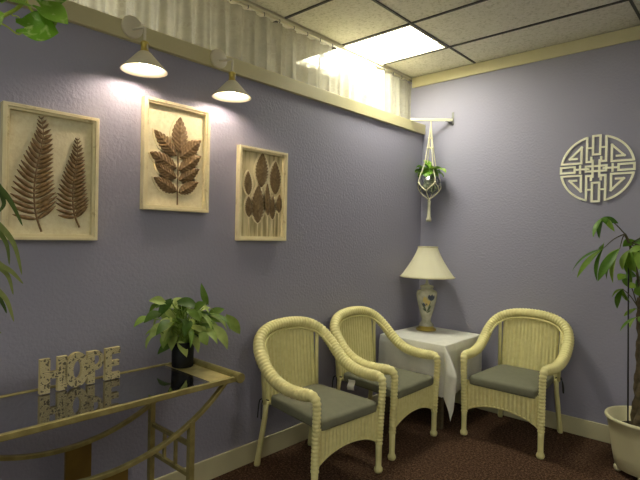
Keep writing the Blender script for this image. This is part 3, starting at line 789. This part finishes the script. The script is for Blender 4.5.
for k in range(4):
    a = PI/4+.2+k*PI/2; ca, sa = math.cos(a), math.sin(a)
    tube(b, spline([(0,0,top-.008),(.012*ca,.012*sa,top-.12),(.028*ca,.028*sa,top-.24),(.058*ca,.058*sa,ZJ+.235),(.092*ca,.092*sa,ZJ+.150),(.101*ca,.101*sa,ZJ+.095)], 6), .0042, 7)
    sphere(b, V((.1*ca,.1*sa,ZJ+.092)), .010, 8, 6)
    for zz, rr in ((top-.15, .016), (top-.235, .027)): sphere(b, V((rr*ca, rr*sa, zz)), .0075, 8, 6)
    a2 = a+PI/2; am = a+PI/4
    for aa in (a, a2): tube(b, spline([(.1*math.cos(aa),.1*math.sin(aa),ZJ+.09),((.097)*math.cos((aa+am)/2),.097*math.sin((aa+am)/2),ZJ+.055),(.083*math.cos(am),.083*math.sin(am),ZJ+.022)], 6), .0042, 7)
    tube(b, spline([(.083*math.cos(am),.083*math.sin(am),ZJ+.022),(.055*math.cos(am),.055*math.sin(am),ZJ-.008),(.012*math.cos(am),.012*math.sin(am),ZJ-.04),(0,0,ZJ-.06)], 6), .0042, 7)
for zz in (top-.15, top-.235):
    r = .016 if zz > top-.2 else .027
    tube(b, [V((r*math.cos(a), r*math.sin(a), zz)) for a in [2*PI*k/16 for k in range(17)]], .004, 6, False)
sphere(b, V((0,0,ZJ-.065)), .014, 10, 8)
hg = obj('rope_hanger', b, MAT['cotton_rope'], t)
b = NB(); lathe(b, [(.004,ZJ-.065),(.012,ZJ-.07),(.011,ZJ-.10),(.013,ZJ-.15),(.015,ZJ-.195),(.022,ZJ-.215),(.022,ZJ-.235),(.004,ZJ-.236)], 14); obj('tassel', b, MAT['cotton_rope'], hg)
rng = random.Random(11); b = NB(); sb = NB()
jt = V((0, 0, ZJ+.165))
for px, py, w in ((416,168,.05),(428,168,.055),(444,170,.05),(434,178,.05),(418,178,.045),(440,174,.055),(422,165,.045),(424,171,.05),(419,170,.045),(414,175,.045),(419,181,.05),(441,170,.055),(446,173,.05),(436,171,.06),(430,172,.06),(427,178,.05),(438,178,.05),(424,160,.04),(433,166,.045),(444,178,.04),(421,176,.05)):
    pw = at(px, py, 1, HY + rng.uniform(-.06, .05)); tip = V((pw.x-HX, pw.y-HY, pw.z-zo)); 
    dd = tip-jt; base = jt + dd*.28 + V((0,0,.035))
    leaf(b, base, tip, w*1.95, .16, .2, peak=.38, heart=.6)
    tube(sb, spline([jt+V((0,0,-.02)), jt+dd*.15+V((0,0,.03)), base], 4), .002, 5)
obj('foliage', b, MAT['vine_leaf'], t); obj('stems', sb, MAT['stem_green'], t)
# ------------------------------------------------------------------ console table
KX0, KX1, KY0, KY1, KZ = .105, .535, -3.655, -2.480, .745
KC = (KY0+KY1)/2
t = thing('console_table', ((KX0+KX1)/2, KC, 0), 'antique gold metal console table with smoked glass top along the left wall', 'table')
ox, oy = -(KX0+KX1)/2, -KC
def loc(x, y, z): return V((x+ox, y+oy, z))
def kbox(a, c): return bx(loc(*a), loc(*c))
G = MAT['antique_gold']
obj('front_rail', kbox((KX1-.018, KY0, KZ-.024), (KX1, KY1, KZ)), G, t, False, bev=.003)
obj('back_rail', kbox((KX0, KY0, KZ-.026), (KX0+.020, KY1, KZ)), G, t, False, bev=.003)
EP = .125
for y0, y1 in ((KY0, KY0+EP), (KY1-EP, KY1)):
    obj('end_panel', kbox((KX0+.022, y0, KZ-.02), (KX1-.026, y1, KZ-.004)), MAT['gold_leaf'], t, False, bev=.002)
gt = obj('glass_top', kbox((KX0+.022, KY0+EP, KZ-.012), (KX1-.026, KY1-EP, KZ-.004)), MAT['smoked_glass'], t, False); gt['label'] = 'smoked glass pane'
for y in (KY0-.012, KY1+.012):
    b = tube(NB(), [loc(KX0-.012, y, KZ-.006), loc(KX1+.020, y, KZ-.006)], .023, 20); obj('end_roll', b, G, t, False, bev=.002)
ZL = .485; HC = .560; SAG = KZ-.034-ZL+.012; RA = (HC*HC+SAG*SAG)/(2*SAG)
def az(y): return ZL+RA-math.sqrt(max(0, RA*RA-(y-KC)**2))
FX, BX = .485, .150
for x in (FX, BX):
    b = NB(); rows = []
    for i in range(61):
        y = KC-HC+2*HC*i/60; z = az(y); nrm = V((0, (y-KC), z-ZL-RA)).normalized()*-1
        rows.append([b.verts.new(loc(x+sx*.011, y, z)+nrm*k) for sx, k in ((-1,0),(1,0),(1,-.018),(-1,-.018))])
    for a, c in zip(rows, rows[1:]):
        for k in range(4): b.faces.new((a[k], a[(k+1) % 4], c[(k+1) % 4], c[k]))
    b.faces.new(rows[0]); b.faces.new(rows[-1][::-1])
    obj('curved_brace', b, G, t, False, bev=.002)
for yo in (-.385, .385):
    y = KC+yo; z1 = az(y)-.006
    for x in (FX, BX): obj('leg', kbox((x-.013, y-.013, 0), (x+.013, y+.013, z1)), G, t, False, bev=.002)
    for z in (.478, .345): obj('cross_bar', kbox((BX+.013, y-.009, z-.009), (FX-.013, y+.009, z+.009)), G, t, False, bev=.002)
    for x in (.27, .365): obj('spindle', kbox((x-.007, y-.007, .354), (x+.007, y+.007, .469)), G, t, False, bev=.001)
for x in (FX, BX):
    obj('lower_rail', kbox((x-.010, KC-.372, .055), (x+.010, KC+.372, .077)), G, t, False, bev=.002)
    obj('center_panel', kbox((x-.008, KC-.008, .077), (x+.008, KC+.100, ZL-.006)), MAT['dull_gold'], t, False, bev=.002)
# ------------------------------------------------------------------ HOPE word block
p0 = at(40, 395, 2, KZ); p1 = at(119.5, 377.5, 2, KZ); W_ = (p1-p0).length; ang = math.atan2((p1-p0).y, (p1-p0).x)
t = thing('word_sign', (p0.x, p0.y, KZ), 'carved wooden letter block spelling HOPE on the glass console top', 'sign', None, ang)
Hh = .138; TH = .020
def letter(name, polys, rings=()):
    b = NB(); o, ux_, uz_, d = V((0,TH,0)), V((1,0,0)), V((0,0,1)), V((0,-TH,0))
    for pl in polys: prism(b, pl, o, ux_, uz_, d)
    for outr, inn in rings: ringprism(b, outr, inn, o, ux_, uz_, d)
    bmesh.ops.recalc_face_normals(b, faces=b.faces)
    for f in b.faces: f.material_index = 0 if f.normal.y < -.9 else 1
    ob = obj('letter', b, [MAT['letter_wood'], MAT['letter_edge']], t, False); ob['label'] = 'letter '+name
rc = lambda x0, z0, x1, z1: [(x0,z0),(x1,z0),(x1,z1),(x0,z1)]
k = W_/.485
hw = lambda *a: rc(a[0]*k, a[1]*Hh, a[2]*k, a[3]*Hh)
letter('H', [hw(.0,0,.055,1), hw(.055,.40,.098,.60), hw(.098,0,.152,1)])
el = lambda cx, cz, rx, rz, n=40: [(cx+rx*math.cos(2*PI*i/n), cz+rz*math.sin(2*PI*i/n)) for i in range(n)]
letter('O', [], [(el(.212*k, .515*Hh, .074*k, .53*Hh), el(.214*k, .515*Hh, .026*k, .27*Hh))])
Pp = [(.276*k+0, .0), (.330*k, .0)]
pw = lambda r, n=14: [((.332+r*.046*math.cos(a))*k, (.70+r*.30*math.sin(a))*Hh) for a in [-PI/2+PI*i/n for i in range(n+1)]]
outer = [(.332*k, .40*Hh)] + pw(1.) + [(.276*k, 1.*Hh), (.276*k, .40*Hh)]
inn = [((.332)*k, .55*Hh)] + [((.338+.022*math.cos(a))*k, (.70+.15*math.sin(a))*Hh) for a in [-PI/2+PI*i/14 for i in range(15)]] + [(.318*k, .85*Hh), (.318*k, .55*Hh)]
letter('P', [hw(.276,0,.322,.42)], [(outer, inn)])
letter('E', [hw(.390,0,.432,1), hw(.432,0,.488,.2), hw(.432,.41,.482,.59), hw(.432,.80,.488,1)])
# ------------------------------------------------------------------ pothos on the console end
PC = V((.200, -2.551, KZ-.004+.001))
t = thing('pothos', PC, 'leafy green pothos in a black cylinder pot on the right end of the gold console', 'plant')
obj('pot', lathe(NB(), [(.004,0),(.050,0),(.052,.004),(.054,.122),(.050,.123),(.048,.106),(.004,.105)], 32), MAT['black_pot'], t)
obj('soil', lathe(NB(), [(.003,.100),(.047,.104),(.030,.108),(.003,.110)], 20), MAT['soil'], t)
def cp(x, y): return (120+x/3.69, 270+y/3.69)
rng = random.Random(5); b = NB(); sb = NB()
LV = [((115,178),(50,212)),((162,120),(106,114)),((190,112),(142,176)),((200,132),(228,102)),((215,122),(288,138)),((240,138),(222,192)),((185,192),(132,242)),((190,205),(168,266)),((160,200),(105,258)),((190,275),(138,312)),((235,232),(268,282)),((215,268),(246,322)),((262,212),(328,248)),((322,126),(300,48)),((330,165),(386,144)),((335,180),(392,190)),((342,210),(396,294)),((392,172),(443,236)),((305,190),(368,258)),((275,172),(322,158)),((250,152),(296,190)),((145,158),(88,196)),((205,168),(242,218)),((300,232),(322,278)),((225,150),(180,140)),((255,190),(238,246)),((170,150),(200,196)),((280,145),(320,120)),((290,210),(270,170)),((150,235),(118,215)),((225,200),(200,250))]
for i, (a, c) in enumerate(LV):
    xo = PC.x + rng.uniform(-.09, .15)
    A = at(*cp(*a), 0, xo) - PC; C_ = at(*cp(*c), 0, xo + rng.uniform(-.03, .05)) - PC
    C_.z = max(C_.z, .028); A.z = max(A.z, .05); L = (C_-A).length
    leaf(b, A, C_, max(.046, min(.066, L*.46)) if i != 13 else .034, .14, .22, up=V((.55, -.45, .7)), peak=.36, heart=.5, twist=rng.uniform(-.35, .35))
    r0 = V((rng.uniform(-.03,.03), rng.uniform(-.03,.03), .10))
    tube(sb, spline([r0, r0.lerp(A, .5)+V((0,0,.04)), A], 5), .0022, 5)
for i in range(66):
    a = rng.uniform(0, 2*PI); r = rng.uniform(.05, .2); z = rng.uniform(.15, .30)
    A = V((r*.55*math.cos(a), r*.75*math.sin(a), z)); C_ = V((r*1.05*math.cos(a)+.02, (r*1.2)*math.sin(a), z-rng.uniform(-.01, .09)))
    if C_.x + PC.x < .015: C_.x = .02-PC.x
    if A.x + PC.x < .02: A.x = .03-PC.x
    leaf(b, A, C_, rng.uniform(.038, .056), .2, .26, peak=.36, heart=.5, twist=rng.uniform(-.4,.4))
    tube(sb, spline([V((0,0,.10)), V((A.x*.4, A.y*.4, z*.7+.04)), A], 5), .0022, 5)
obj('foliage', b, MAT['pothos_leaf'], t); obj('stems', sb, MAT['stem_green'], t)
# ------------------------------------------------------------------ money tree at the right edge
MC = V((1.800, -.375, 0))
t = thing('money_tree', MC, 'tall green tree with finger leaves in a cream tub right of the chair', 'plant')
pot = obj('pot', lathe(NB(), [(.004,.032),(.150,.032),(.156,.036),(.172,.12),(.192,.25),(.206,.322),(.214,.326),(.217,.336),(.214,.344),(.204,.346),(.196,.340),(.186,.27),(.004,.268)], 48), MAT['cream_pot'], t)
for k in range(5):
    a = 2*PI*k/5+3.55; obj('caster', sphere(NB(), V((0.140*math.cos(a), .140*math.sin(a), .025)), .025, 14, 10), MAT['cream_pot'], pot)
obj('soil', lathe(NB(), [(.003,.262),(.184,.266),(.10,.276),(.003,.28)], 24), MAT['soil'], t)
b = NB()
tr0 = at(637, 425, 1, MC.y)
TXm, TYm = tr0.x-MC.x, 0
for k in range(3):
    pts = []
    for i in range(40):
        q = i/39; a = 2*PI*k/3 + q*9; r = .020*(1-.35*q)
        pts.append((TXm+r*math.cos(a)+.012*math.sin(q*3), TYm+r*math.sin(a), .262+q*.80))
    tube(b, pts, [.021*(1-.45*i/39)+.0025*math.sin(i*1.7+k) for i in range(40)], 9)
obj('braided_trunk', b, MAT['bark'], t)
st = at(628, 424, 1, MC.y-.03); st2 = at(628.5, 262, 1, MC.y-.03)
obj('stake', tube(NB(), [(st.x-MC.x, -.03, .262), (st2.x-MC.x, -.03, st2.z)], .0045, 8), MAT['stake_black'], t)
def ct(x, y): return (560+x/3.425, 200+y/3.425)
b = NB(); tw = NB(); rng = random.Random(21)
TT = V((TXm, 0, 1.05))
def palm(cpix, tips, dy, w=.045, frm=None):
    c = at(*ct(*cpix), 1, MC.y+dy) - MC
    for tp in tips:
        q = at(*ct(*tp), 1, MC.y+dy+rng.uniform(-.09, .05)) - MC
        leaf(b, c, q, w*rng.uniform(.85, 1.15), .10, .22, up=V((-.35,-.75,.6)), peak=.5, twist=rng.uniform(-.5,.5))
    f = frm or (TT + V((rng.uniform(-.01,.01), 0, rng.uniform(-.12, .02))))
    mid = f.lerp(c, .5) + V((0, 0, .09*(f-c).length))
    tube(tw, spline([f, mid, c], 8), [.0038-.0018*i/16 for i in range(17)], 6)
hub = at(*ct(238,152), 1, MC.y) - MC
hub2 = at(*ct(222,116), 1, MC.y) - MC
tube(tw, spline([TT, TT.lerp(hub, .5)+V((.01,0,0)), hub, hub2], 8), .0075, 8)
palm((150,58), [(114,128),(117,110),(135,132),(187,108),(200,80),(158,84)], -.02, .040, hub2)
palm((148,166), [(38,252),(58,268),(100,225),(128,280),(150,150)], -.06, .048, hub2)
palm((205,166), [(150,238),(182,285),(130,278),(160,272)], -.14, .055, hub2)
palm((238,170), [(248,275),(215,240),(262,250),(275,215)], -.03, .058, hub)
palm((262,140), [(215,160),(300,150),(290,200),(320,175)], .02, .060, hub)
palm((290,165), [(235,180),(270,240),(330,230),(340,170)], -.1, .060, hub)
palm((215,304), [(196,372),(178,335),(242,352),(226,340)], -.05, .040)
palm((225,255), [(200,275),(262,262),(235,300)], .06, .05)
palm((262,290), [(232,300),(282,330),(300,300)], .02, .05)
palm((262,372), [(218,398),(240,392),(290,390)], .0, .030)
palm((268,400), [(205,450),(240,440),(300,430)], -.06, .032)
palm((300,250), [(262,300),(330,290),(340,240),(290,310)], .05, .06)
palm((320,120), [(280,130),(360,130),(350,180),(310,190)], -.05, .06, hub)
palm((350,210), [(310,240),(390,220),(380,280),(340,290)], .03, .06, hub)
palm((380,160), [(350,190),(430,190),(420,150),(390,230)], -.05, .06, hub)
palm((345,330), [(310,360),(390,350),(360,390)], -.08, .05)
obj('foliage', b, MAT['tree_leaf'], t); obj('branches', tw, MAT['twig'], t)
# ------------------------------------------------------------------ trailing vine, top left: a hanging planter above the frame
VX, VY = .66, -3.40
t = thing('hanging_vine', (VX, VY, 2.45), 'bright green trailing vine at top left beside the ledge', 'plant')
obj('planter', lathe(NB(), [(.004,0),(.07,0),(.08,.01),(.105,.13),(.110,.14),(.102,.142),(.096,.125),(.004,.122)], 30), MAT['cream_pot'], t)
obj('soil', lathe(NB(), [(.003,.12),(.095,.122),(.003,.128)], 20), MAT['soil'], t)
b = NB()
for k in range(3):
    a = 2*PI*k/3; tube(b, [(.106*math.cos(a), .106*math.sin(a), .138), (0, 0, ZC-2.45-.02)], .0025, 6)
sphere(b, V((0, 0, ZC-2.45-.014)), .013, 10, 8)
obj('hanger', b, MAT['cotton_rope'], t)
O = V((VX, VY, 2.45))
def vp(x, y, xw): return at(x/8., y/8., 0, xw) - O          # from the 8x view of the top left corner
b = NB(); sb = NB(); XV = .66
for bs, tp, w, tw_, dx in (((205,222),(470,262),.105,.1,0), ((335,60),(545,195),.085,-.2,.02), ((120,-60),(15,30),.08,.3,-.02), ((190,20),(20,-8),.075,-.1,.02), ((420,-40),(300,20),.07,.1,.04), ((370,180),(468,150),.06,.4,-.02), ((500,-60),(480,40),.06,0,.0), ((-120,140),(-20,250),.09,0,0), ((300,-160),(420,-60),.1,.2,0), ((100,-220),(10,-120),.1,0,0), ((210,-300),(330,-250),.1,.3,.03), ((-60,-200),(-180,-100),.1,.3,.03)):
    leaf(b, vp(*bs, XV+dx), vp(*tp, XV+dx+.03), w, .10, .18, up=V((.75,-.5,.35)), peak=.40, heart=.8, twist=tw_)
R0 = V((-.03, .02, .135))
def vine(px, r=.0030, x=XV): tube(sb, spline([V((0,0,.13)), V((-.02,-.115,.150))] + [vp(*q, x) for q in px], 6), r, 7)
vine([(60,-420),(-150,-100),(-60,130),(90,95),(190,15),(205,-60)], .0056)
vine([(200,-420),(205,-100),(215,20),(285,120),(350,170),(375,178)], .0042)
vine([(-100,-300),(-160,0),(-40,150),(60,215),(150,275),(205,222)], .0024)
vine([(300,-400),(330,-100),(325,10),(335,60)], .0028)
vine([(95,90),(100,125),(155,145)], .0018) if False else tube(sb, spline([vp(95,92,XV), vp(98,122,XV), vp(130,128,XV), vp(155,145,XV)], 5), .0018, 6)
tube(sb, spline([vp(375,178,XV), vp(395,150,XV), vp(392,110,XV)], 5), .0022, 6)
obj('foliage', b, MAT['vine_leaf'], t); obj('vines', sb, MAT['vine_stem'], t)
# ------------------------------------------------------------------ narrow-leaved plant on the console's left end (leaf tips reach into the picture)
DC = V((.300, -3.560, KZ-.003))
t = thing('cane_plant', DC, 'plant with long narrow drooping leaves at the left edge below the fern picture', 'plant')
obj('pot', lathe(NB(), [(.004,0),(.055,0),(.06,.004),(.075,.13),(.078,.136),(.070,.136),(.066,.118),(.004,.116)], 28), MAT['cream_pot'], t)
obj('soil', lathe(NB(), [(.003,.113),(.065,.115),(.003,.122)], 18), MAT['soil'], t)
b = NB(); sb = NB(); crown = V((.20, .0, .74))
tube(sb, spline([(0,0,.11), (.04,-.02,.35), (.13,-.01,.6), crown], 8), .008, 8)
tube(sb, spline([(0.02,0,.11), (.05,-.03,.3), (.14,-.01,.45), (.22,0,.52)], 8), .006, 8)
def dl(pts, w, x=.52):
    "ribbon leaf through photo points (3x view of the left edge)"
    P = [V(p) if len(p) == 3 else at(p[0]/3., 180+p[1]/3., 0, x)-DC for p in pts]
    P = spline(P, 6); n = len(P); fr = frames(P)
    view = (EYE-DC-crown).normalized(); rows = []
    for i, (p, (tt, _, _)) in enumerate(zip(P, fr)):
        q = i/(n-1); sd = tt.cross(view).normalized(); ww = w/2*(math.sin(PI*min(1, .12+.88*q))**.6 if i < n-1 else .02)
        rows.append([b.verts.new(p+sd*ww*s + view*(-.18*ww*abs(s))) for s in (-1, 0, 1)])
    for a, c in zip(rows, rows[1:]):
        for k in range(2): b.faces.new((a[k], a[k+1], c[k+1], c[k]))
c1 = tuple(crown); c2_ = (.22, 0, .52)
dl([c1, (-40,0), (5,30), (38,75), (68,138)], 0.0172)
dl([c1, (-60,20), (-10,25), (12,70), (-8,100)], 0.0158, .50)
dl([c1, (-40,110), (10,148), (45,200), (66,285)], 0.0172)
dl([c1, (-40,130), (0,160), (22,200), (28,255)], 0.0145, .48)
dl([c2_, (-50,200), (-5,250), (35,275), (70,312)], 0.0172)
dl([c2_, (-50,210), (-8,255), (25,290), (40,345)], 0.0158, .5)
dl([c2_, (-60,280), (-8,330), (22,365), (42,426)], 0.0172)
dl([c2_, (-60,300), (-10,345), (10,375), (20,400)], 0.0132, .48)
dl([c2_, (-90,420), (-40,470), (-10,462), (4,456)], 0.0119, .5)
for i in range(16):
    a = rng.uniform(PI*1.1, PI*1.7); base = crown if i % 2 else V(c2_); L = rng.uniform(.22, .36)
    pts = [base, base+V((math.cos(a)*L*.4, math.sin(a)*L*.4, .10)), base+V((math.cos(a)*L*.8, math.sin(a)*L*.8, .05)), base+V((math.cos(a)*L, math.sin(a)*L, -.12))]
    pts = [V((max(p.x, .03-DC.x), p.y, p.z)) for p in pts]
    dl([tuple(p) for p in pts], .018)
obj('foliage', b, MAT['palm_leaf'], t); obj('canes', sb, MAT['stem_green'], t)
# ------------------------------------------------------------------ light and view
w = bpy.data.worlds.new('world'); sc.world = w; w.use_nodes = True
w.node_tree.nodes['Background'].inputs['Color'].default_value = (.96, 1.0, .93, 1)
w.node_tree.nodes['Background'].inputs['Strength'].default_value = .42
vs_ = sc.view_settings; vs_.view_transform = 'Standard'; vs_.look = 'None'; vs_.exposure = 1.66; vs_.gamma = 1; vs_.use_curve_mapping = False
